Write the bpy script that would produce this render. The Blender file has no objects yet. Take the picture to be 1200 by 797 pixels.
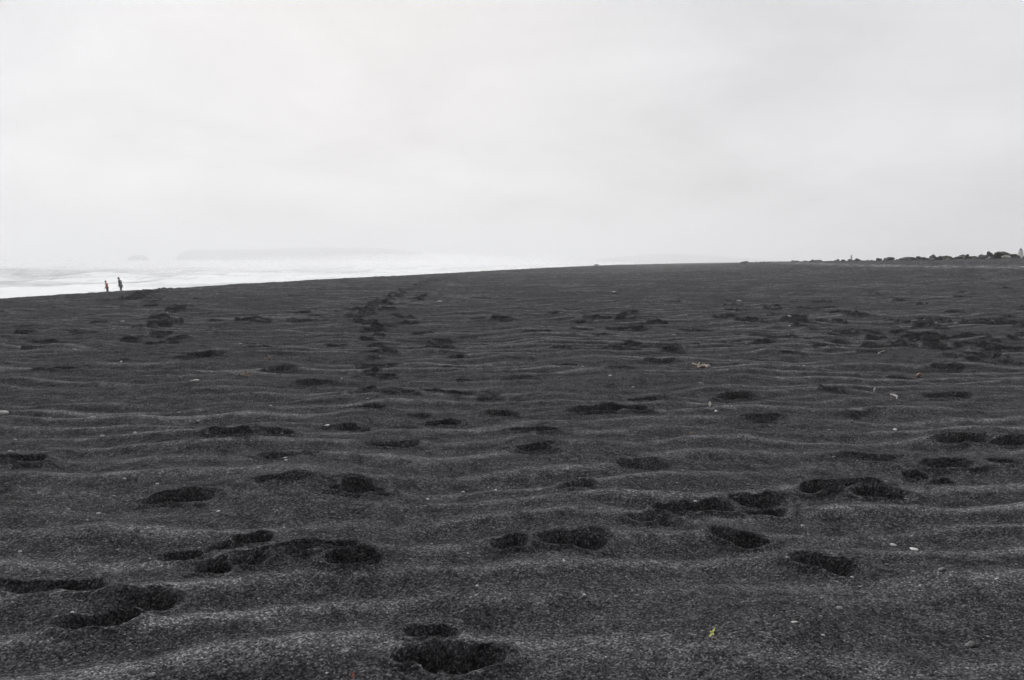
import bpy, bmesh, math, random
import numpy as np
from mathutils import Vector, Matrix, noise as mnoise

random.seed(7)
R = math.radians
scene = bpy.context.scene
col = scene.collection

# ------------------------------------------------------------------ camera constants
EYE = 1.2                      # eye height over the sand (m)
F = 1000.0                     # focal length in photo pixels (photo is 1200 x 797)
PITCH = -math.atan((398.5 - 306.0) / F)

# ------------------------------------------------------------------ small helpers
def tag(o, label=None, cat=None, group=None, kind=None):
    if label: o['label'] = label
    if cat: o['category'] = cat
    if group: o['group'] = group
    if kind: o['kind'] = kind
    return o

def empty(name, loc, rz=0.0):
    o = bpy.data.objects.new(name, None)
    o.empty_display_size = 0.1
    o.location = loc
    o.rotation_euler = (0, 0, rz)
    col.objects.link(o)
    return o

def link(name, me, mat=None, parent=None, loc=None, rot=None, smooth=True):
    o = bpy.data.objects.new(name, me)
    col.objects.link(o)
    if mat is not None and not me.materials:
        me.materials.append(mat)
    if smooth:
        me.polygons.foreach_set('use_smooth', [True] * len(me.polygons))
    if parent is not None: o.parent = parent
    if loc is not None: o.location = loc
    if rot is not None: o.rotation_euler = rot
    return o

def bm_mesh(bm, name):
    me = bpy.data.meshes.new(name)
    bm.to_mesh(me); bm.free()
    return me

def sstep(a, b, x):
    t = np.clip((x - a) / (b - a), 0, 1)
    return t * t * (3 - 2 * t)

# vectorised gradient noise, about -1..1
def perlin(x, y, seed=0):
    x = np.asarray(x, dtype=np.float64); y = np.asarray(y, dtype=np.float64)
    xi = np.floor(x).astype(np.int64); yi = np.floor(y).astype(np.int64)
    xf = x - xi; yf = y - yi
    def g(ix, iy, dx, dy):
        h = (ix * 374761393 + iy * 668265263 + seed * 1274126177) & 0xffffffff
        h = ((h ^ (h >> 13)) * 1274126177) & 0xffffffff
        h = h ^ (h >> 16)
        a = (h & 0xffff) * (2 * np.pi / 65536.0)
        return np.cos(a) * dx + np.sin(a) * dy
    u = xf * xf * xf * (xf * (xf * 6 - 15) + 10)
    v = yf * yf * yf * (yf * (yf * 6 - 15) + 10)
    n0 = g(xi, yi, xf, yf) * (1 - u) + g(xi + 1, yi, xf - 1, yf) * u
    n1 = g(xi, yi + 1, xf, yf - 1) * (1 - u) + g(xi + 1, yi + 1, xf - 1, yf - 1) * u
    return (n0 * (1 - v) + n1 * v) * 1.5

# ------------------------------------------------------------------ the shape of the beach
CREST_Y = np.array([-200., -40., 0., 27., 38., 67., 83., 120., 171., 300., 600., 1000., 4500.])
CREST_X = np.array([-60., -23., -18.6, -16.4, -15.2, -11.3, -7.4, -1.0, 8.5, 36., 132., 290., 2200.])
def crest_x(y):
    return np.interp(y, CREST_Y, CREST_X)

SEA = -4.0
def base_z(x, y):
    """Beach without ripples and prints."""
    s = crest_x(y) - x                               # metres seaward of the berm crest
    k = 2.2
    drop = 0.066 * k * np.logaddexp(0, np.clip(s / k, -60, 60)) + 0.066 * np.maximum(s - 60 * k, 0)
    z = -drop
    inland = -s
    d = np.hypot(x, y)
    rise = sstep(14, 58, inland) * sstep(26, 66, d)
    z = z + (1.46 - .0024 * np.clip(d - 76, 0, 200)) * rise
    z = z + 0.10 * np.exp(-((d - 84) / 5.0) ** 2) * sstep(0, 14, inland) * (1 - rise)
    z = z - 0.22 * sstep(88, 110, d) * sstep(0, 20, inland) * (1 - rise)
    return np.maximum(z, -7.0)

def ray(px, py):
    v = Vector(((px - 600) / F, (398.5 - py) / F, -1.0))
    m = Matrix.Rotation(math.pi / 2 + PITCH, 3, 'X')
    return (m @ v).normalized()

def at(px, py, far=400):
    """Where on the beach a spot of the photo lies (marching along the sight line)."""
    v = ray(px, py)
    t = np.geomspace(0.8, far, 6000)
    z = EYE + v.z * t - base_z(v.x * t, v.y * t)
    i = int(np.argmax(z < 0)) if (z < 0).any() else len(t) - 1
    return v.x * t[i], v.y * t[i], t[i]

# ------------------------------------------------------------------ footprints
# photo x, photo y, width in photo px, long axis angle (deg from the photo's horizontal, on the ground), depth m, length/width
PR = [
 (38,407,17,0,.06,.5),(63,435,46,6,.07,.45),(135,425,22,0,.06,.6),(238,418,40,0,.07,.5),(228,425,22,0,.06,.6),(307,410,30,0,.06,.5),
 (195,401,26,0,.05,.5),(327,433,30,-12,.06,.4),(363,448,28,80,.05,1.4),(395,406,24,0,.06,.5),(275,514,54,8,.09,.50),(318,511,52,-10,.09,.50),
 (323,535,42,85,.06,1.3),(24,540,55,2,.08,.5),(330,567,80,10,.045,.4),(207,585,72,4,.08,.52),(402,497,34,10,.07,.7),
 (1,574,22,0,.07,.8),(413,576,55,60,.075,1.0),(455,406,18,0,.06,.8),(433,416,22,0,.06,.7),(443,428,20,80,.06,1.6),
 (437,439,30,60,.06,1.0),(518,409,24,0,.05,.6),(537,430,18,80,.06,1.5),(535,419,20,0,.05,.7),(543,444,22,0,.05,.6),
 (612,444,36,0,.075,.5),(660,428,34,0,.03,.6),(773,425,32,0,.07,.5),(726,436,36,6,.06,.5),(438,457,30,80,.06,1.3),
 (472,460,34,-12,.07,.6),(427,476,50,6,.07,.75),(525,458,60,-4,.08,.5),(570,465,26,10,.07,.8),(491,485,30,20,.06,.9),
 (520,493,44,6,.08,.6),(484,497,34,4,.07,.6),(590,487,28,70,.08,1.3),(406,500,32,70,.06,.9),(700,482,60,6,.09,.5),(735,481,46,-6,.09,.5),
 (760,469,56,-4,.05,.8),(627,507,60,-14,.085,.45),(630,527,36,95,.08,1.3),(460,520,66,12,.05,.4),(753,545,66,-12,.055,.7),
 (672,573,46,62,.085,.75),(885,423,32,0,.06,.5),(930,416,24,0,.05,.5),(867,466,50,6,.08,.55),(973,456,20,0,.07,.6),
 (900,493,66,-10,.04,.7),(1017,484,70,-4,.03,.7),(1113,463,58,-6,.05,.7),(1027,538,96,-10,.055,.5),(1133,520,60,0,.075,.6),
 (1183,523,44,0,.075,.6),(1113,548,56,2,.08,.6),(1180,547,34,-8,.07,.8),(1073,557,26,0,.06,.7),(1107,563,34,0,.05,.7),
 (965,573,60,12,.085,.5),(1008,569,54,0,.09,.55),(1035,582,60,-20,.085,.5),(890,580,66,-12,.075,.5),(900,592,50,-8,.06,.6),(826,588,70,4,.095,.5),(1057,443,28,0,.05,.5),
 (1060,406,30,0,.05,.5),(1145,404,50,0,.07,.5),(1180,408,60,0,.08,.5),(1113,430,40,0,.05,.5),(213,655,52,10,.07,.45),
 (262,645,40,10,.05,.5),(292,637,46,10,.075,.5),(385,648,70,6,.085,.55),(412,662,62,30,.085,.7),(345,652,50,6,.06,.5),(25,698,84,4,.05,.42),(85,698,74,-4,.045,.42),
 (115,735,80,28,.055,.30),(168,712,64,14,.055,.36),(293,661,52,12,.06,.5),(250,672,40,10,.045,.6),(594,637,44,24,.08,.75),(672,637,80,-4,.085,.52),(640,633,30,0,.05,.7),
 (505,738,64,6,.07,.7),(548,772,92,-40,.095,.75),(500,775,80,-20,.075,.7),(762,606,52,30,.075,.5),(790,594,48,12,.085,.5),(867,626,70,-40,.09,.5),(970,660,72,-40,.085,.5),
 # the walkers' trail running off towards the water, and other far prints
 (440,387,26,0,.07,.7),(425,377,20,0,.07,.7),(418,372,22,0,.06,.7),(422,363,22,0,.08,.8),(444,356,20,0,.07,.8),(452,352,18,0,.07,.8),
 (460,347,18,0,.08,.8),(468,344,16,0,.08,.9),(476,340,15,0,.08,.9),(484,337,14,0,.09,1),(492,334,13,0,.09,1),(500,331,12,0,.09,1),(508,329,11,0,.09,1),
 (516,327,10,0,.09,1),(524,325.5,10,0,.09,1),(488,351,14,0,.07,.8),(495,347,12,0,.07,.8),(448,382,24,0,.06,.6),(432,368,18,0,.06,.7),
 (470,372,24,0,.06,.6),(480,378,20,0,.05,.6),(495,390,20,0,.05,.6),(515,397,26,0,.06,.6),(455,363,14,0,.06,.8),(560,374,12,0,.06,.7),(586,375,20,0,.06,.7),
 (550,395,22,0,.05,.6),(500,397,20,0,.05,.6),(520,399,30,0,.06,.5),(628,392,26,0,.07,.6),(648,391,16,0,.04,.6),
 (700,375,26,0,.06,.6),(725,384,26,0,.07,.7),(745,384,30,0,.06,.6),(705,394,26,0,.05,.6),(770,379,16,0,.06,.7),(790,355,14,0,.06,.8),
 (116,379,13,0,.08,.8),(190,401,28,0,.06,.5),(203,366,20,0,.08,.8),(210,363,22,0,.09,.8),(215,359,16,0,.08,.8),(198,380,20,0,.07,.7),(182,379,14,0,.07,.7),
 (168,386,20,0,.06,.7),(153,397,16,0,.06,.6),(190,392,22,0,.05,.7),(175,359,12,0,.06,.8),(92,391,12,0,.06,.7),(52,400,24,0,.05,.5),(100,393,18,0,.04,.5),
 (157,350,18,0,.08,.9),(165,346,16,0,.09,1),(172,343,16,0,.10,1),(178,341,14,0,.10,1),(192,339,12,0,.10,1),
 (290,374,20,0,.05,.6),(255,381,12,0,.04,.6),(355,376,24,0,.05,.6),(366,362,14,0,.05,.7),(255,377,14,0,.05,.6),(30,391,14,0,.05,.6),
 (850,374,22,0,.08,.7),(877,378,24,0,.08,.7),(960,355,18,0,.07,.8),(932,371,16,0,.06,.7),(985,368,24,0,.08,.8),(1005,371,26,0,.05,.8),
 (990,391,18,0,.07,.7),(1025,397,16,0,.09,.7),(980,402,18,0,.07,.6),(925,416,20,0,.06,.6),(860,357,16,0,.05,.8),(1057,352,16,0,.06,.8),
 (900,376,18,0,.05,.7),(960,378,22,0,.05,.6),(983,378,12,0,.06,.6),(1010,390,30,0,.05,.5),(1090,394,44,0,.07,.5),(1075,400,30,0,.07,.5),
]
rng = random.Random(11)
# more steps of the trail and of people who crossed the middle
steps = [(528, 325), (505, 329), (484, 337), (468, 344), (448, 354), (430, 362), (423, 370), (428, 378), (438, 387), (432, 398), (443, 410), (440, 425), (438, 440), (430, 460)]
for i in range(30):
    u_ = i / 29 * (len(steps) - 1); k_ = min(int(u_), len(steps) - 2); f_ = u_ - k_
    px = steps[k_][0] * (1 - f_) + steps[k_ + 1][0] * f_; py = steps[k_][1] * (1 - f_) + steps[k_ + 1][1] * f_
    w = (py - 300) * .125
    PR.append((px + (w * .9 if i % 2 else -w * .2) + rng.gauss(0, 2), py, w, rng.uniform(-20, 20), rng.uniform(.07, .09), .8))
for i in range(45):
    px = rng.uniform(640, 1100); py = rng.uniform(350, 412)
    PR.append((px, py, (py - 300) * rng.uniform(.18, .30), rng.uniform(-20, 20), rng.uniform(.04, .075), rng.uniform(.5, .8)))
for i in range(12):
    px = rng.gauss(195, 28); py = rng.uniform(336, 412)
    PR.append((px, py, (py - 300) * rng.uniform(.18, .28), rng.uniform(-20, 20), rng.uniform(.05, .08), rng.uniform(.5, .8)))
# the trodden patch on the far right
for _ in range(105):
    px = 1200 - abs(rng.gauss(0, 1)) * 95 + rng.uniform(-10, 60)
    py = 316 + (rng.random() ** 1.35) * 112
    if px < 985 + max(0, 345 - py) * 1.2 or px > 1290: continue
    w = (py - 300) * rng.uniform(.14, .24)
    PR.append((px, py, max(w, 7), rng.uniform(-25, 25), rng.uniform(.035, .075), rng.uniform(.5, .9)))
for _ in range(60):
    px = rng.uniform(-60, 1260); py = 322 + rng.random() ** 1.3 * 70
    w = (py - 300) * rng.uniform(.14, .28)
    PR.append((px, py, max(w, 6), rng.uniform(-25, 25), rng.uniform(.02, .05), rng.uniform(.5, 1)))

PRINTS = []
rng2 = random.Random(4)
for (px, py, w, ang, dep, ratio) in PR:
    x, y, t = at(px, py + 1.0)
    if t > 170: continue
    wm = w * t / F
    PRINTS.append((x, y, wm * .48, max(.08, wm * .5 * max(ratio, .5) * 1.12) * (1 + .25 * float(sstep(6, 16, t))), R(ang), dep * rng2.uniform(1.1, 1.5) * (1 + .9 * float(sstep(8, 18, t))), .22 + .22 * float(sstep(5, 18, t))))

def add_prints(X, Y, Z, pits=False):
    """Press every print into Z. X, Y, Z are (rings, angles) arrays, or flat arrays."""
    Rr = np.hypot(X, Y); Zo = Z.copy(); RM = np.zeros_like(Z); PM_ = np.zeros_like(Z)
    ring = Rr[:, 0] if X.ndim == 2 else None
    for i, (cx, cy, a, b, ang, dep, rimh) in enumerate(PRINTS):
        rad = max(a, b) * 2.3 + .12
        d = math.hypot(cx, cy)
        if ring is not None:
            i0, i1 = np.searchsorted(ring, [d - rad, d + rad])
            if i1 <= i0: continue
            xs = X[i0:i1]; ys = Y[i0:i1]; sub = Z[i0:i1]
        else:
            xs, ys, sub = X, Y, Z
        m = (xs - cx) ** 2 + (ys - cy) ** 2 < rad * rad
        if not m.any(): continue
        dx = xs[m] - cx; dy = ys[m] - cy
        ca, sa = math.cos(ang), math.sin(ang)
        u = dx * ca + dy * sa; v = -dx * sa + dy * ca
        # a foot is kidney shaped and the loose sand crumbles at its edge
        bend = (.18 if i % 2 else -.18)
        v = v - bend * b * (1 - (u / a) ** 2)
        wob = .15 * perlin(xs[m] * 7, ys[m] * 7, 31) + .05 * perlin(xs[m] * 24, ys[m] * 24, 32)
        waist = (1 - .34 * np.exp(-(((u / a) + .15) / .33) ** 2)) * (1 + .16 * u / a)
        q = np.sqrt((u / a) ** 2 + (v / (b * waist)) ** 2) + wob
        pit = np.clip((1.05 - q) / (1.05 - (.42, .55, .32)[i % 3]), 0, 1) ** .85
        pit = pit * pit * (1.8 - .8 * pit) * .35 + pit * .65
        vf = (dy * 1.0) / (b * abs(ca) + a * abs(sa))          # the far end of the step, where the toe dug in
        tilt = (.80 + .62 * np.clip(vf, -1, 1) if i % 4 else .48 + 1.0 * np.clip(vf, -1, 1)) + .25 * (u / a) * (1 if i % 3 else -1)
        rim = np.exp(-((q - 1.24) / .26) ** 2) * (.75 + .5 * perlin(xs[m] * 5, ys[m] * 5, 33))
        floor = .014 * perlin(xs[m] * 14, ys[m] * 14, 34)
        org = (Zo[i0:i1] if ring is not None else Zo)[m]
        new = org * (1 - .45 * pit) + base_z(xs[m], ys[m]) * .45 * pit - dep * np.clip(tilt, .06, 1.5) * pit + floor * pit
        sub[m] = np.where(pit > .02, np.minimum(sub[m], new), sub[m])
        rs = RM[i0:i1] if ring is not None else RM
        rs[m] = np.maximum(rs[m], rimh * dep * rim)
        ps = PM_[i0:i1] if ring is not None else PM_
        ps[m] = np.maximum(ps[m], pit)
    Z += RM * (1 - PM_)
    return (Z, PM_) if pits else Z

def detail_z(x, y, crest=None):
    d = np.hypot(x, y)
    # wind ripples: long crests that lie across the view, wandering and forking
    w1 = perlin(x / 2.3 + 4, y / 1.9, 1); w2 = perlin(x / .85, y / .7, 2); w3 = perlin(x / 7.0, y / 6.0, 9)
    ph = (y - .05 * x) / .39 + .95 * w1 + .30 * w2 + 1.0 * w3
    amp = .0235 * np.clip(.60 + 1.05 * perlin(x / 1.9, y / .9, 3) + .45 * perlin(x / 6 + 9, y / 5, 13), .12, 1.6)
    fr = ph - np.floor(ph)
    # gentle side towards the eye, steeper far side, rounded crest
    fr = np.where(fr < .60, fr / .60 * .5, .5 + (fr - .60) / .40 * .5)
    rip = (.5 - .5 * np.cos(2 * np.pi * fr)) ** 1.35
    fade = 1 - .45 * sstep(25, 70, d)
    z = amp * (.55 + .45 * sstep(3.0, 7, d)) * (1 + .35 * sstep(7, 14, d)) * rip * fade
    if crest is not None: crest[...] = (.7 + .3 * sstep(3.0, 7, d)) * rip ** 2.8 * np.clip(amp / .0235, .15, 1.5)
    ph2 = (y + .10 * x) / .23 + .5 * perlin(x / 1.2, y / .7, 5) + .8 * w1
    z = z + .0035 * np.sin(2 * np.pi * ph2) * np.clip(.4 + perlin(x / 1.7, y / 1.2, 6), 0, 1) * fade
    z = z + .052 * perlin(x / 2.7, y / 2.0, 7) + .042 * perlin(x / .75, y / .6, 8)
    z = z + .011 * perlin(x / .40, y / .30, 10) + .004 * perlin(x / .17, y / .15, 11)
    return z

def lumps(x, y, size, seed):
    """Rounded grains: one bump per jittered cell, each with its own height."""
    gx = x / size; gy = y / size
    ix = np.floor(gx).astype(np.int64); iy = np.floor(gy).astype(np.int64)
    out = np.zeros_like(gx)
    for ox in (-1, 0, 1):
        for oy in (-1, 0, 1):
            cx = ix + ox; cy_ = iy + oy
            h = (cx * 374761393 + cy_ * 668265263 + seed * 974711) & 0xffffffff
            h = ((h ^ (h >> 13)) * 1274126177) & 0xffffffff
            h = h ^ (h >> 16)
            jx = (h & 0xff) / 255.0; jy = ((h >> 8) & 0xff) / 255.0; hh = ((h >> 16) & 0xff) / 255.0
            d2 = (gx - cx - jx) ** 2 + (gy - cy_ - jy) ** 2
            out = np.maximum(out, (.25 + .75 * hh) * np.clip(1 - d2 * 2.2, 0, 1) ** .7)
    return out

def grain_z(x, y):
    r = np.hypot(x, y)
    r1d = r[:, 0]
    z = np.zeros_like(x)
    n1, n2, n3, n4 = np.searchsorted(r1d, [6.0, 11.0, 22.0, 42.0])
    def add(n, size, amp, seed, far):
        xs, ys = x[:n], y[:n]
        z[:n] += amp * lumps(xs, ys, size, seed) * (1 - sstep(far * .6, far, r[:n]))
    add(n1, .0068, .0023, 1, 6.0)
    add(n2, .013, .0014, 2, 11.0)
    add(n3, .026, .0010, 3, 22.0)
    add(n4, .055, .0007, 4, 42.0)
    return z + .003 * perlin(x * 12, y * 12, 22)

def height(x, y):
    xa = np.atleast_1d(np.asarray(x, float)); ya = np.atleast_1d(np.asarray(y, float))
    z = base_z(xa, ya) + detail_z(xa, ya)
    z = add_prints(xa, ya, z)
    return z

def ground(x, y):
    return float(height(x, y)[0])

# ------------------------------------------------------------------ materials
def new_mat(name):
    m = bpy.data.materials.new(name); m.use_nodes = True
    nt = m.node_tree
    return m, nt, nt.nodes, nt.links, nt.nodes['Principled BSDF']

def node(ns, t, **kw):
    n = ns.new(t)
    for k, v in kw.items():
        if k in n.inputs.keys(): n.inputs[k].default_value = v
        else: setattr(n, k, v)
    return n

def ramp(ns, stops):
    n = ns.new('ShaderNodeValToRGB')
    cr = n.color_ramp
    while len(cr.elements) < len(stops): cr.elements.new(.5)
    for e, (p, c) in zip(cr.elements, stops):
        e.position = p
        e.color = (c, c, c, 1) if not isinstance(c, tuple) else (*c, 1)
    return n

def simple_mat(name, c1, c2, scale=20, rough=.8, bump=.3, dist=.01, spec=.4):
    m, nt, ns, ls, bs = new_mat(name)
    tc = ns.new('ShaderNodeTexCoord')
    n = node(ns, 'ShaderNodeTexNoise', Scale=scale, Detail=6.0, Roughness=.65)
    ls.new(tc.outputs['Object'], n.inputs['Vector'])
    r = ramp(ns, [(.32, c1), (.68, c2)])
    ls.new(n.outputs['Fac'], r.inputs['Fac'])
    ls.new(r.outputs['Color'], bs.inputs['Base Color'])
    bs.inputs['Roughness'].default_value = rough
    bs.inputs['Specular IOR Level'].default_value = spec
    b = node(ns, 'ShaderNodeBump', Strength=bump, Distance=dist)
    ls.new(n.outputs['Fac'], b.inputs['Height'])
    ls.new(b.outputs['Normal'], bs.inputs['Normal'])
    return m

def mat_sand():
    m, nt, ns, ls, bs = new_mat('black_sand')
    tc = ns.new('ShaderNodeTexCoord')
    P = tc.outputs['Object']
    vor = node(ns, 'ShaderNodeTexVoronoi', Scale=165.0)
    ls.new(P, vor.inputs['Vector'])
    sep = ns.new('ShaderNodeSeparateColor'); ls.new(vor.outputs['Color'], sep.inputs['Color'])
    # most grains near black, some grey, a few pale
    gr = ramp(ns, [(0, (.014, .014, .0147)), (.40, (.033, .0327, .0343)), (.75, (.058, .0573, .0603)), (.985, (.110, .1085, .112)), (.999, (.17, .167, .163))])
    ls.new(sep.outputs['Red'], gr.inputs['Fac'])
    # coarser granules and patches, which still show further off
    n1 = node(ns, 'ShaderNodeTexNoise', Scale=42.0, Detail=5.0, Roughness=.75); ls.new(P, n1.inputs['Vector'])
    n2 = node(ns, 'ShaderNodeTexNoise', Scale=7.0, Detail=7.0, Roughness=.8); ls.new(P, n2.inputs['Vector'])
    r1 = ramp(ns, [(.34, .72), (.5, .98), (.66, 1.36)]); ls.new(n1.outputs['Fac'], r1.inputs['Fac'])
    r2 = ramp(ns, [(.38, .65), (.62, 1.5)]); ls.new(n2.outputs['Fac'], r2.inputs['Fac'])
    m1 = node(ns, 'ShaderNodeMix', data_type='RGBA', blend_type='MULTIPLY'); m1.inputs[0].default_value = 1
    ls.new(gr.outputs['Color'], m1.inputs[6]); ls.new(r1.outputs['Color'], m1.inputs[7])
    m2 = node(ns, 'ShaderNodeMix', data_type='RGBA', blend_type='MULTIPLY'); m2.inputs[0].default_value = 1
    ls.new(m1.outputs[2], m2.inputs[6]); ls.new(r2.outputs['Color'], m2.inputs[7])
    # coarser, paler wind-sorted grains on the ripple crests, plus crest light painted in
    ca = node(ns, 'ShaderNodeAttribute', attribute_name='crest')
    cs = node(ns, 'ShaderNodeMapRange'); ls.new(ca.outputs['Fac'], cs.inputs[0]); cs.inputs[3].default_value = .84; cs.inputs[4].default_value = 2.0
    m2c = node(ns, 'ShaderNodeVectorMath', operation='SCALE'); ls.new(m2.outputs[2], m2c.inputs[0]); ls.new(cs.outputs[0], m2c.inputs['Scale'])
    # the strip of paler gravel along the top of the beach
    att = node(ns, 'ShaderNodeAttribute', attribute_name='gravel')
    n3 = node(ns, 'ShaderNodeTexNoise', Scale=1.6, Detail=6.0, Roughness=.8); ls.new(P, n3.inputs['Vector'])
    r3 = ramp(ns, [(.46, 0.0), (.66, 1.0)]); ls.new(n3.outputs['Fac'], r3.inputs['Fac'])
    gm = node(ns, 'ShaderNodeMath', operation='MULTIPLY'); ls.new(att.outputs['Fac'], gm.inputs[0]); ls.new(r3.outputs['Color'], gm.inputs[1])
    m3 = node(ns, 'ShaderNodeMix', data_type='RGBA')
    ls.new(gm.outputs[0], m3.inputs[0]); ls.new(m2c.outputs[0], m3.inputs[6]); m3.inputs[7].default_value = (.34, .335, .335, 1)
    ls.new(m3.outputs[2], bs.inputs['Base Color'])
    bs.inputs['Roughness'].default_value = .8
    bs.inputs['Specular IOR Level'].default_value = .0
    # relief of grains, granules and crumbs
    b1 = node(ns, 'ShaderNodeBump', Strength=.7, Distance=.006); ls.new(n1.outputs['Fac'], b1.inputs['Height'])
    b2 = node(ns, 'ShaderNodeBump', Strength=.8, Distance=.0022)
    inv = node(ns, 'ShaderNodeMath', operation='SUBTRACT'); inv.inputs[0].default_value = 1; ls.new(vor.outputs['Distance'], inv.inputs[1])
    ls.new(inv.outputs[0], b2.inputs['Height']); ls.new(b1.outputs['Normal'], b2.inputs['Normal'])
    b3 = node(ns, 'ShaderNodeBump', Strength=.7, Distance=.012); ls.new(n2.outputs['Fac'], b3.inputs['Height'])
    ls.new(b3.outputs['Normal'], b1.inputs['Normal'])
    ls.new(b2.outputs['Normal'], bs.inputs['Normal'])
    return m

def mat_sea():
    m, nt, ns, ls, bs = new_mat('sea_water')
    tc = ns.new('ShaderNodeTexCoord'); P = tc.outputs['Object']
    att = node(ns, 'ShaderNodeAttribute', attribute_name='foam')
    mp = ns.new('ShaderNodeMapping'); mp.inputs['Scale'].default_value = (1.0, .32, 1.0); mp.inputs['Rotation'].default_value = (0, 0, .08); ls.new(P, mp.inputs['Vector'])
    n = node(ns, 'ShaderNodeTexNoise', Scale=.5, Detail=9.0, Roughness=.7); ls.new(mp.outputs[0], n.inputs['Vector'])
    a = node(ns, 'ShaderNodeMath', operation='ADD'); ls.new(att.outputs['Fac'], a.inputs[0]); ls.new(n.outputs['Fac'], a.inputs[1])
    r = ramp(ns, [(.0, 0.0), (.31, 0.0), (.64, 1.0)])
    h = node(ns, 'ShaderNodeMath', operation='MULTIPLY'); h.inputs[1].default_value = .5
    ls.new(a.outputs[0], h.inputs[0]); ls.new(h.outputs[0], r.inputs['Fac'])
    mx = node(ns, 'ShaderNodeMix', data_type='RGBA')
    ls.new(r.outputs['Color'], mx.inputs[0]); mx.inputs[6].default_value = (.26, .27, .27, 1); mx.inputs[7].default_value = (.74, .75, .75, 1)
    ls.new(mx.outputs[2], bs.inputs['Base Color'])
    rr = node(ns, 'ShaderNodeMapRange'); ls.new(r.outputs['Color'], rr.inputs[0]); bs.inputs['Specular IOR Level'].default_value = .0; rr.inputs[3].default_value = .5; rr.inputs[4].default_value = .9
    ls.new(rr.outputs[0], bs.inputs['Roughness'])
    n2 = node(ns, 'ShaderNodeTexNoise', Scale=1.3, Detail=7.0, Roughness=.65); ls.new(P, n2.inputs['Vector'])
    b = node(ns, 'ShaderNodeBump', Strength=.7, Distance=.22); ls.new(n2.outputs['Fac'], b.inputs['Height'])
    ls.new(b.outputs['Normal'], bs.inputs['Normal'])
    return m

M = {
 'sand': mat_sand(), 'sea': mat_sea(),
 'boulder': simple_mat('basalt_boulder', (.010, .010, .011), (.036, .035, .036), 3.0, .8, .6, .06),
 'boulder_grey': simple_mat('grey_boulder', (.055, .054, .055), (.15, .15, .15), 3.0, .85, .6, .06),
 'boulder_moss': simple_mat('mossy_boulder', (.012, .015, .010), (.042, .048, .033), 3.0, .85, .6, .06),
 'boulder_pale': simple_mat('pale_boulder', (.20, .195, .18), (.36, .35, .33), 3.0, .85, .5, .05),
 'pebble': simple_mat('grey_pebble', (.07, .07, .072), (.15, .15, .15), 60, .75, .3, .003),
 'pebble_dark': simple_mat('dark_pebble', (.022, .022, .023), (.055, .055, .056), 60, .7, .3, .003),
 'pebble_pale': simple_mat('pale_pebble', (.19, .187, .183), (.33, .325, .315), 60, .75, .3, .003),
 'shell': simple_mat('white_shell', (.55, .53, .50), (.78, .76, .73), 80, .5, .2, .001),
 'chip': simple_mat('pale_chip', (.32, .31, .295), (.47, .46, .445), 80, .6, .2, .001),
 'shell_brown': simple_mat('brown_shell', (.09, .05, .03), (.24, .14, .09), 90, .5, .3, .002),
 'twig': simple_mat('bleached_twig', (.48, .42, .36), (.80, .74, .66), 90, .8, .4, .002),
 'bark': simple_mat('brown_bark', (.07, .04, .025), (.20, .12, .075), 70, .85, .5, .003),
 'straw': simple_mat('tan_straw', (.14, .11, .07), (.30, .23, .14), 90, .8, .3, .002),
 'orange': simple_mat('orange_stalk', (.26, .16, .10), (.50, .37, .26), 90, .75, .3, .002),
 'yellow': simple_mat('yellow_leaf', (.58, .62, .20), (.80, .80, .46), 200, .6, .3, .001),
 'red': simple_mat('red_leaf', (.26, .08, .06), (.50, .30, .27), 120, .6, .3, .001),
 'feather': simple_mat('white_feather', (.62, .60, .57), (.82, .80, .78), 150, .7, .3, .001),
 'rock': simple_mat('cliff_rock', (.03, .032, .03), (.09, .09, .08), .05, .9, .8, 3.0),
 'tower_white': simple_mat('white_render', (.55, .55, .54), (.75, .75, .74), 2.0, .8, .2, .01),
 'tower_dark': simple_mat('dark_lantern', (.04, .042, .045), (.09, .09, .095), 6.0, .5, .1, .01),
 'post': simple_mat('weathered_post', (.30, .31, .28), (.48, .49, .45), 8.0, .85, .3, .01),
 'skin': simple_mat('skin', (.42, .26, .19), (.52, .33, .25), 20, .55, .1, .002),
 'hair': simple_mat('dark_hair', (.015, .011, .009), (.04, .03, .025), 90, .6, .4, .003),
 'jacket_red': simple_mat('red_jacket', (.42, .06, .09), (.55, .10, .13), 12, .7, .3, .01),
 'jacket_dark': simple_mat('charcoal_jacket', (.06, .066, .07), (.10, .11, .115), 12, .7, .3, .01),
 'trousers': simple_mat('dark_trousers', (.06, .04, .05), (.10, .07, .08), 14, .85, .3, .01),
 'trousers_grey': simple_mat('grey_trousers', (.07, .074, .077), (.115, .12, .123), 14, .85, .3, .01),
 'boot': simple_mat('black_boots', (.012, .012, .012), (.03, .03, .03), 20, .6, .2, .004),
 'eye': simple_mat('dark_eye', (.02, .015, .01), (.03, .02, .015), 20, .2, .0, .001),
}

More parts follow.
